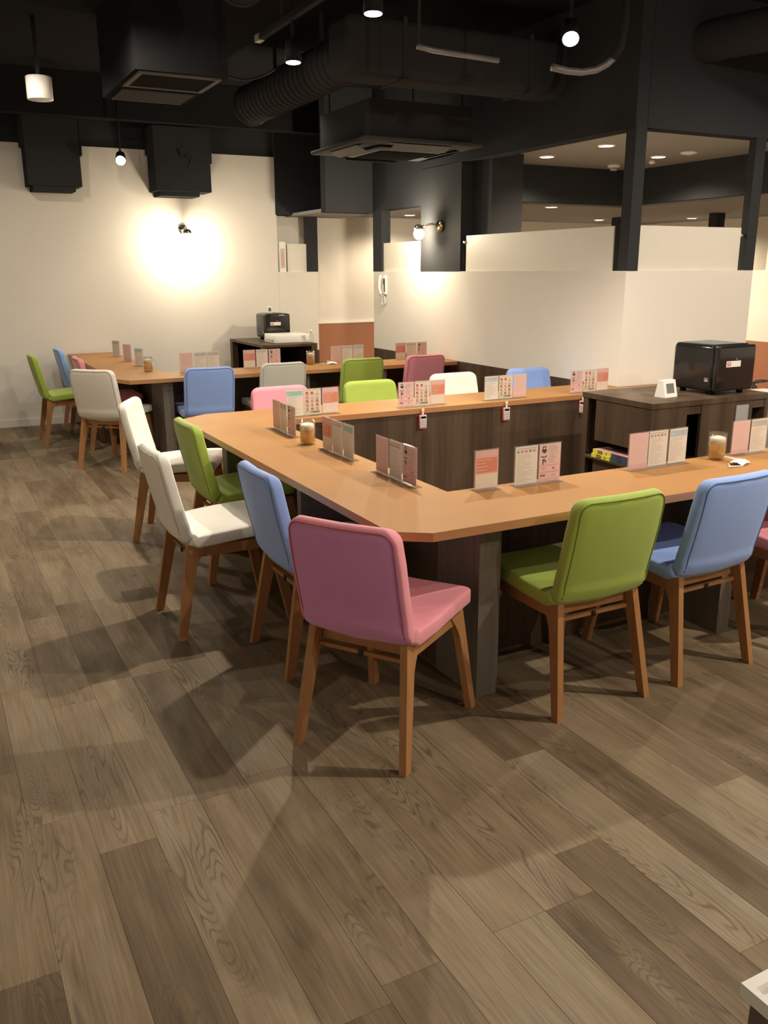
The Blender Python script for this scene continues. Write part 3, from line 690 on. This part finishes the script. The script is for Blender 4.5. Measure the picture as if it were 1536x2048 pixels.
# cables and white console box at the right
q = MB(); q.tube([(4.31+.10*math.sin(i*1.3)*(.6+.4*math.sin(i*.37))+i*.004, 3.62+.06*math.cos(i*1.1), .812+.018*(1+math.sin(i*.9))) for i in range(0, 0)] or [(4.33+.055*math.cos(a*1.0)+a*.006, 3.66+.035*math.sin(a*1.7), .811+.017*(1+math.sin(a*.8))) for a in [i*.45 for i in range(60)]], .005, 6)
tag(q.obj('power_cord', 'cord_black'), 'tangled black power cord right of the near black appliance', 'cord')
q = MB(); q.bbox((4.48, 3.35, 0), (4.9, 3.95, .74), .008, 2); tag(q.obj('storage_box', 'white_plastic'), 'white box behind the near cabinet at the right edge of the photo', 'box')
# face mask on the counter
def mask(x, y, rz, label):
    t = thing('face_mask', label, 'mask', (x, y, TH), rz, 'white face masks left on the counters')
    q = MB(); rows_ = []
    for i in range(9):
        f = i/8; z = .004+.010*math.sin(f*PI)+(.0025 if i % 2 else 0)
        rows_.append([(-.045+.09*j/6, -.03+.06*f, z+.006*math.sin(j/6*PI)) for j in range(7)])
    vs_ = [p for r_ in rows_ for p in r_]+[(p[0], p[1], p[2]-.0022) for r_ in rows_ for p in r_]; n = 7; N_ = 63; fs = []
    for i in range(8):
        for j in range(6):
            a = i*n+j; fs.append((a, a+1, a+n+1, a+n)); fs.append((a+N_, a+n+N_, a+n+1+N_, a+1+N_))
    q.add(vs_, fs, 0, True); q.obj('cloth', 'white_gloss', t)
    q = MB(); q.tube([(-.045-.07*math.sin(a), -.028+.056*(1-math.cos(a))/2+.018*math.sin(2*a), .003+.004*math.sin(a)) for a in [PI*i/16 for i in range(17)]], .0026, 6); q.obj('ear_loop', 'cord_white', t)
    q = MB(); q.tube([(.045-.075*math.sin(a)*.8, .028+.055*math.sin(a)-.05*(1-math.cos(a))/2, .006+.02*math.sin(a)) for a in [PI*i/16 for i in range(17)]], .0026, 6); q.obj('ear_loop', 'cord_white', t)
mask(3.02, 2.515, math.radians(20), 'white face mask with ear loops in front of the beer glass on the near run')
mask(3.22, 7.16, math.radians(0), 'white face mask lying on the far counter beside the greyish white chair')

# ------------------------------------------------------------------ far cabinet
t = thing('side_cabinet', 'dark open cabinet against the back wall, carrying a white console', 'cabinet', (3.24, 8.7, 0)); l = Vector((3.24, 8.7, 0))
cb('top', (2.96, 8.20, .775), (3.54, 9.22, .80)); cb('side_panel', (2.96, 8.20, 0), (2.985, 8.26, .775)); cb('side_panel', (3.48, 8.20, 0), (3.54, 9.22, .775)); cb('side_panel', (2.96, 9.14, 0), (3.02, 9.22, .775))
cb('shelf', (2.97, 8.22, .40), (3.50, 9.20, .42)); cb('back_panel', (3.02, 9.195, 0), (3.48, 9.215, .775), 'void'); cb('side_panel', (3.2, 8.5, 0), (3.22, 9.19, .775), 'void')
appliance(3.21, 8.78, 3.49, 9.08, .80, .27, 'black countertop appliance on the far cabinet, a white clock on top')
q = MB(); q.bbox((3.14, 8.34, .80), (3.52, 8.64, .885), .008, 2); q.box((3.1390, 8.40, .825), (3.1400, 8.56, .829), 1); q.box((3.1390, 8.39, .815), (3.1400, 8.41, .832), 1)
tag(q.obj('game_console', ['white_gloss', 'black_matte']), 'flat white console box lying on the far cabinet', 'console')
t = thing('desk_clock', 'small white clock standing on top of the far black appliance', 'clock', (3.32, 8.93, 1.0716), math.radians(-20))
q = MB(); q.bbox((-.025, -.012, .0), (.025, .012, .07), .005, 2); q.obj('body', 'white_gloss', t); q = MB(); q.box((-.014, -.0130, .02), (.014, -.0118, .055)); q.obj('screen', 'screen_grey', t)
t = thing('spray_bottle', 'small clear spray bottle right of the white console', 'bottle', (3.505, 8.27, .80))
q = MB(); q.lathe([(.022, 0), (.026, .004), (.026, .07), (.010, .09), (.010, .10)], 18); q.obj('bottle', 'glass', t)
q = MB(); q.lathe([(.012, .10), (.012, .12), (.006, .13)], 14); q.box((-.03, -.005, .118), (.01, .005, .13)); q.obj('nozzle', 'white_gloss', t)

# ------------------------------------------------------------------ wall phone
t = thing('wall_phone', 'white intercom handset on the partition, cord hanging in a loop', 'phone', (XP, 8.22, 1.20))
q = MB(); q.bbox((-.028, -.045, .06), (-.001, .045, .25), .008, 3); q.obj('base', 'white_gloss', t)
q = MB(); q.box((-.0295, -.036, .09), (-.028, -.016, .22)); q.box((-.0295, -.010, .16), (-.028, .002, .22)); q.obj('button_strip', 'black_matte', t)
q = MB(); q.tube([(-.040-.022*math.sin(PI*i/10), .026, .055+.20*i/10) for i in range(11)], .015, 10); q.obj('handset', 'white_plastic', t)
q = MB(); q.tube([(-.02+.006*math.cos(i*1.9), .01+.035*math.sin(2*PI*i/60)+.006*math.sin(i*1.9), .06-.10*math.sin(PI*i/60)) for i in range(61)], .0045, 6); q.obj('cord', 'cord_white', t)

# ------------------------------------------------------------------ wall lamps
t = thing('wall_lamp', 'chrome wall lamp glowing on the white back wall', 'lamp', (2.57, 9.42, 1.92), 0, 'wall lamps')
q = MB(); q.cyl((0, 0, .0), (0, -.03, 0), .045, 20); q.obj('mount', 'chrome', t)
q = MB(); q.tube([(0, -.03, 0), (0, -.10, .015), (0, -.17, .0), (-.01, -.20, -.03)], .012, 8); q.obj('arm', 'chrome', t)
q = MB(); q.lathe([(.012, .03), (.04, .02), (.052, -.005), (.048, -.02)], 20, o=(-.01, -.21, -.03), cap=False); q.obj('cup', 'chrome', t)
q = MB(); q.lathe([(.005, -.075), (.025, -.07), (.038, -.05), (.040, -.03), (.030, -.012), (.015, 0)], 20, o=(-.01, -.21, -.03)); q.obj('bulb', 'bulb_on', t)
t = thing('wall_lamp', 'brass globe lamp glowing on the black pillar of the partition', 'lamp', (XP-.003, 7.13, 1.885), 0, 'wall lamps')
q = MB(); q.cyl((0, 0, 0), (-.03, 0, 0), .055, 20, 0, .045); q.obj('mount', 'brass', t)
q = MB(); q.tube([(-.03, 0, 0), (-.08, .03, .02), (-.12, .08, .01), (-.14, .12, -.01)], .010, 8); q.obj('arm', 'chrome', t)
q = MB(); q.lathe([(.012, .03), (.035, .022), (.046, 0), (.042, -.015)], 20, o=(-.15, .14, -.01), cap=False); q.obj('cup', 'chrome', t)
q = MB(); q.lathe([(.005, -.105), (.028, -.098), (.045, -.075), (.050, -.05), (.040, -.022), (.018, -.005)], 20, o=(-.15, .14, -.01)); q.obj('bulb', 'bulb_on', t)

# ------------------------------------------------------------------ ceiling lamps
def downlight(x, y, z, r, label, on='lamp_on', group='recessed downlights beyond the partitions'):
    t = thing('downlight', label, 'light', (x, y, z), 0, group)
    q = MB(); q.lathe([(r*1.25, 0), (r*1.22, -.006), (r, -.008)], 24, cap=False); q.obj('trim_ring', 'white_plastic', t)
    q = MB(); q.lathe([(r, -.006), (r*.5, -.007), (.001, -.007)], 24); q.obj('lens', on, t)
for (x, y), lb in zip(HI, ('raised ceiling downlight, further left from the corner pillar', 'downlight in the raised ceiling, closest to the corner pillar on its left', 'downlight in the raised ceiling right of the corner pillar')): downlight(x, y, 2.45, .058, lb)
for (x, y), lb in zip(LO, ('downlight in the low ceiling, left of the corner pillar', 'downlight in the low ceiling just right of the corner pillar', 'small distant downlight beside the far dark column', 'distant downlight in the low ceiling between the right pillars', 'distant downlight left of the globe lamp')): downlight(x, y, 2.10, .055, lb)
t = thing('smoke_detector', 'white smoke detector on the raised ceiling left of the corner pillar', 'detector', (5.98, 6.75, 2.45))
q = MB(); q.lathe([(.06, 0), (.06, -.02), (.045, -.03)], 20); q.obj('base', 'white_plastic', t); q = MB(); q.lathe([(.035, -.03), (.038, -.045), (.03, -.055)], 20); q.obj('sensor', 'grey_plastic', t)
q = MB(); q.lathe([(.075, 0), (.07, -.012), (.02, -.022), (.001, -.024)], 20, o=(5.94, 5.79, 2.45)); tag(q.obj('ceiling_speaker', 'white_plastic'), 'flat round white ceiling fitting right of the corner pillar', 'fitting')
q = MB(); q.lathe([(.035, 0), (.03, -.02), (.01, -.03)], 16, o=(6.1, 6.38, 2.45)); tag(q.obj('sprinkler', 'white_plastic'), 'tiny white sprinkler head above the right alcove downlight', 'sprinkler')
def spothead(p, tgt, label, zt=3.25, mat='spot_on', r=.05, ln=.12, stem=True):
    t = thing('ceiling_spotlight', label, 'light', p, 0, 'black ceiling spotlights'); d = (Vector(tgt)-Vector(p)).normalized()
    q = MB(); q.cyl(-d*ln, Vector((0, 0, 0)), r*.85, 20, 0, r); q.obj('head', 'black_matte', t)
    q = MB(); q.cyl(d*.0005, d*.003, r*.86, 20); q.obj('lens', mat, t)
    if stem:
        q = MB(); q.cyl(-d*ln*.6+Vector((0, 0, 0)), (-d*ln*.6).to_2d().to_3d()+Vector((0, 0, zt-p[2])), .009, 8); q.obj('stem', 'black_matte', t)
spothead((2.15, 4.2, 2.70), (2.1, 4.1, 0), 'lit ceiling spotlight at the top centre of the photo')
spothead((3.32, 4.15, 2.70), (2.2, 2.6, .6), 'brightest ceiling spotlight, upper right')
spothead((2.19, 5.33, 2.70), (2.15, 5.2, 0), 'hanging spotlight on a thin stem under the lighting track', mat='lamp_on')
spothead((1.88, 8.87, 2.50), (1.2, 6.0, .9), 'blazing spotlight in front of the back wall, between the two black boxes')
t = thing('lighting_track', 'black lighting track on the ceiling above the hanging spotlight', 'track', (2.19, 4.9, 2.93))
q = MB(); q.box((-.018, -1.2, 0), (.018, .95, .035)); q.obj('rail', 'duct_black', t); q = MB(); q.box((-.02, .95, -.004), (.02, 1.03, .038)); q.obj('end_cap', 'grey_plastic', t)
for yy in (-.9, .6):
    q = MB(); q.cyl((0, yy, .035), (0, yy, .32), .008, 8); q.obj('hanger', 'duct_black', t)
q = MB(); q.lathe([(.085, 0), (.09, .004), (.09, .15), (.085, .155)], 28, o=(1.0, 7.25, 2.70)); o = q.obj('cylinder_downlight', 'white_plastic'); tag(o, 'white cylinder fitting on the black ceiling at upper left', 'light')
q = MB(); q.cyl((1.0, 7.25, 2.855), (1.0, 7.25, 3.25), .015, 10); q.obj('stem', 'duct_black', o)

# ------------------------------------------------------------------ ducts, cassettes, pipes
def duct(y0, y1, x, z, r, label, rib=.09):
    t = thing('spiral_duct', label, 'duct', (x, y0, z), 0, 'black round air ducts')
    prof = []; n = int((y1-y0)/rib)
    for i in range(n):
        a = i*rib; prof += [(r, a), (r, a+rib*.85), (r+.006, a+rib*.9), (r+.006, a+rib*.97)]
    prof.append((r, y1-y0)); q = MB()
    q.loft([[(rr_*math.cos(2*PI*k/28), a, rr_*math.sin(2*PI*k/28)) for k in range(28)] for rr_, a in prof][::-1], 0, True); q.obj('pipe', 'duct_black', t)
    q = MB(); q.lathe([(r+.012, -.0), (r+.012, .03)], 28, mat=Matrix.Rotation(-PI/2, 4, 'X') @ Matrix.Translation((0, 0, y1-y0-.03))); q.obj('collar', 'duct_black', t)
    for yy in (.5, (y1-y0)*.7):
        q = MB(); q.box((-.012, yy, r), (.012, yy+.02, 3.25-z)); q.obj('hanger', 'duct_black', t)
duct(5.77, 7.8, 2.80, 2.88, .155, 'black spiral air duct running back along the ceiling centre')
duct(2.6, 4.9, 1.72, 3.0, .15, 'black spiral air duct at the top of the photo, left of the lighting track')
t = thing('box_duct', 'long black box duct crossing the ceiling from side to side', 'duct', (3.6, 5.6, 2.78))
q = MB(); q.bbox((-1.0, -.16, -.08), (.82, .16, .28), .06, 4); q.obj('casing', 'duct_black', t)
for xx in (-.6, .4):
    q = MB(); q.box((xx, -.165, -.084), (xx+.03, .165, .285)); q.obj('flange', 'duct_black', t)
t = thing('flexible_duct', 'thick black flexible duct bending forward at upper right', 'duct', (4.5, 5.3, 2.9))
q = MB(); q.tube([(.07, .04, 0), (.15, .0, .0), (.3, -.25, .03), (.42, -.7, .06), (.6, -1.3, .06), (1.0, -1.9, .05), (1.5, -2.4, .05)], .13, 18); q.obj('hose', 'duct_black', t)
q = MB(); q.tube([(2.74, 4.80, 2.735), (2.85, 4.80, 2.725), (3.05, 4.80, 2.72), (3.3, 4.80, 2.715)], .016, 10); o = tag(q.obj('conduit_pipe', 'steel_grey'), 'thin grey conduit under the ceiling, left of the brightest spotlight', 'pipe')
q = MB(); q.cyl((2.75, 4.80, 2.735), (2.75, 4.80, 3.25), .01, 8); q.obj('hanger', 'duct_black', o)
q = MB(); q.tube([(3.66, 4.74, 2.70), (3.78, 4.74, 2.69), (3.88, 4.73, 2.69), (3.97, 4.70, 2.705), (4.02, 4.66, 2.735), (4.05, 4.63, 2.77)], .022, 12); o = tag(q.obj('curved_hose', 'steel_grey'), 'bent pale hose catching light below the brightest spotlight', 'pipe')
q = MB(); q.tube([(4.045, 4.635, 2.765), (4.07, 4.60, 2.82), (4.08, 4.58, 2.95), (4.08, 4.58, 3.25)], .024, 10); q.obj('hose_dark_end', 'duct_black', o)  # same hose continued in black, its fade out of the light put into colour
# four-way cassette unit
t = thing('ceiling_air_conditioner', 'four-way cassette air conditioner hanging above the far counter', 'air conditioner', (3.68, 6.82, 2.45))
q = MB(); q.box((-.46, -.46, .03), (.46, .46, .30)); q.obj('housing', 'duct_black', t)
q = MB(); q.bbox((-.53, -.53, 0), (.53, .53, .03), .012, 3); q.obj('panel', 'cassette_grey', t)
q = MB(); q.bbox((-.30, -.30, -.035), (.30, .30, .002), .03, 4); g = q.obj('intake_frame', 'frame_grey', t)
q = MB()
for i in range(14): q.box((-.25, -.25+i*.0365, -.040), (.25, -.25+i*.0365+.012, -.034))
q.box((-.26, -.26, -.0365), (.26, .26, -.0345), 0); q.obj('grille', 'grille_dark', g)
for k in range(4):
    mt = Matrix.Rotation(k*PI/2, 4, 'Z'); q = MB(); q.add([(-.27, -.46, -.004), (.27, -.46, -.004), (.30, -.35, -.002), (-.30, -.35, -.002)], [(0, 3, 2, 1)], 0, False, mt); q.add([(-.27, -.46, -.001), (.27, -.46, -.001), (.30, -.35, -.001), (-.30, -.35, -.001)], [(0, 1, 2, 3)], 0, False, mt); q.obj('air_slot', 'void', t)
    q = MB(); q.add([(-.25, -.47, -.010), (.25, -.47, -.010), (.25, -.39, -.045), (-.25, -.39, -.045), (-.25, -.47, -.006), (.25, -.47, -.006), (.25, -.39, -.040), (-.25, -.39, -.040)], [(0, 3, 2, 1), (4, 5, 6, 7), (0, 1, 5, 4), (1, 2, 6, 5), (2, 3, 7, 6), (3, 0, 4, 7)], 0, False, mt); q.obj('louver', 'frame_grey', t)
for sx in (-.4, .4):
    for sy in (-.4, .4):
        q = MB(); q.cyl((sx, sy, .30), (sx, sy, .80), .006, 8); q.obj('hanger', 'duct_black', t)
# hanging duct unit with two grilles
t = thing('ceiling_vent_unit', 'black ceiling vent box with a pale framed grille at upper left', 'vent', (1.70, 6.26, 2.70))
q = MB(); q.box((-.30, -.28, .012), (.30, .78, .55)); q.obj('housing', 'ceiling_black', t)
q = MB()
for a, b in (((-.27, -.24, 0), (.27, -.21, .014)), ((-.27, .21, 0), (.27, .24, .014)), ((-.27, -.21, 0), (-.24, .21, .014)), ((.24, -.21, 0), (.27, .21, .014))): q.box(a, b)
q.obj('frame', 'frame_grey', t)
q = MB(); q.box((-.24, -.21, .006), (.24, .21, .012)); q.obj('filter', 'grille_dark', t)
q = MB(); q.box((-.25, .33, .0), (.25, .70, .010)); q.box((-.25, .70, -.004), (.25, .715, .012), 1); q.obj('rear_grille', ['cassette_grey', 'frame_grey'], t)
# black boxes on top of the back wall
def wallbox(x0, x1, z0, label, notch):
    t = thing('wall_box', label, 'box', ((x0+x1)/2, 9.27, z0), 0, 'black boxes at the top of the back wall'); W = (x1-x0)/2
    q = MB(); q.box((-W, -.14, 0), (W, .148, .60)); q.obj('casing', 'bulkhead_black', t)
    q = MB(); q.box((-W+.04, -.12, -.045), (W-.10*notch, .146, 0)); q.obj('lower_step', 'bulkhead_black', t)
    q = MB(); q.box((W, -.10, .28), (W+.03, .146, .60)); q.obj('side_flange', 'bulkhead_black', t)
    q = MB(); q.box((-W-.02, -.12, .35), (-W, .146, .60)); q.obj('side_flange', 'bulkhead_black', t)
    return t
wallbox(1.08, 1.56, 2.28, 'left black box at the top of the back wall, left of the blazing spotlight', .6)
t = wallbox(2.26, 2.82, 2.27, 'right black box at the top of the back wall, loose cable on its face', 1.2)
q = MB(); q.tube([(-.05, -.145, .40), (-.02, -.16, .33), (.02, -.15, .30), (.05, -.16, .34), (.08, -.145, .30), (.06, -.15, .22)], .005, 6); q.obj('cable', 'cord_black', t)
q = MB(); q.box((-.05, 0, 0), (.05, .1, .02)); 
# cable looping under the ceiling
q = MB(); q.tube([(2.05+.5*i/12, 6.6-.15*i/12, 2.92-.10*math.sin(PI*i/12)) for i in range(13)], .007, 6); tag(q.obj('ceiling_cable', 'cord_black'), 'thin black cable sagging under the ceiling right of the vent box', 'cable')
# beam in front of the back wall
sbox('trim_10', (-1.6, 9.0, 2.88), (4.2, 9.15, 3.25), 'ceiling_black')

# ------------------------------------------------------------------ box in the near right corner
t = thing('display_box', 'dark box with a white rimmed tray top in the lower right corner', 'box', (1.05, .38, 0))
q = MB(); q.box((-.20, -.30, 0), (.30, .22, .585)); q.obj('body', 'grey_wood', t)
q = MB()
for a, b in (((-.21, .215, .585), (.31, .23, .605)), ((-.21, -.31, .585), (-.2, .215, .605)), ((.3, -.31, .585), (.31, .215, .605)), ((-.2, -.31, .585), (.3, -.3, .605))): q.box(a, b)
q.obj('rim', 'white_gloss', t); q = MB(); q.box((-.20, -.30, .585), (.30, .215, .592)); q.obj('tray', 'white_plastic', t)
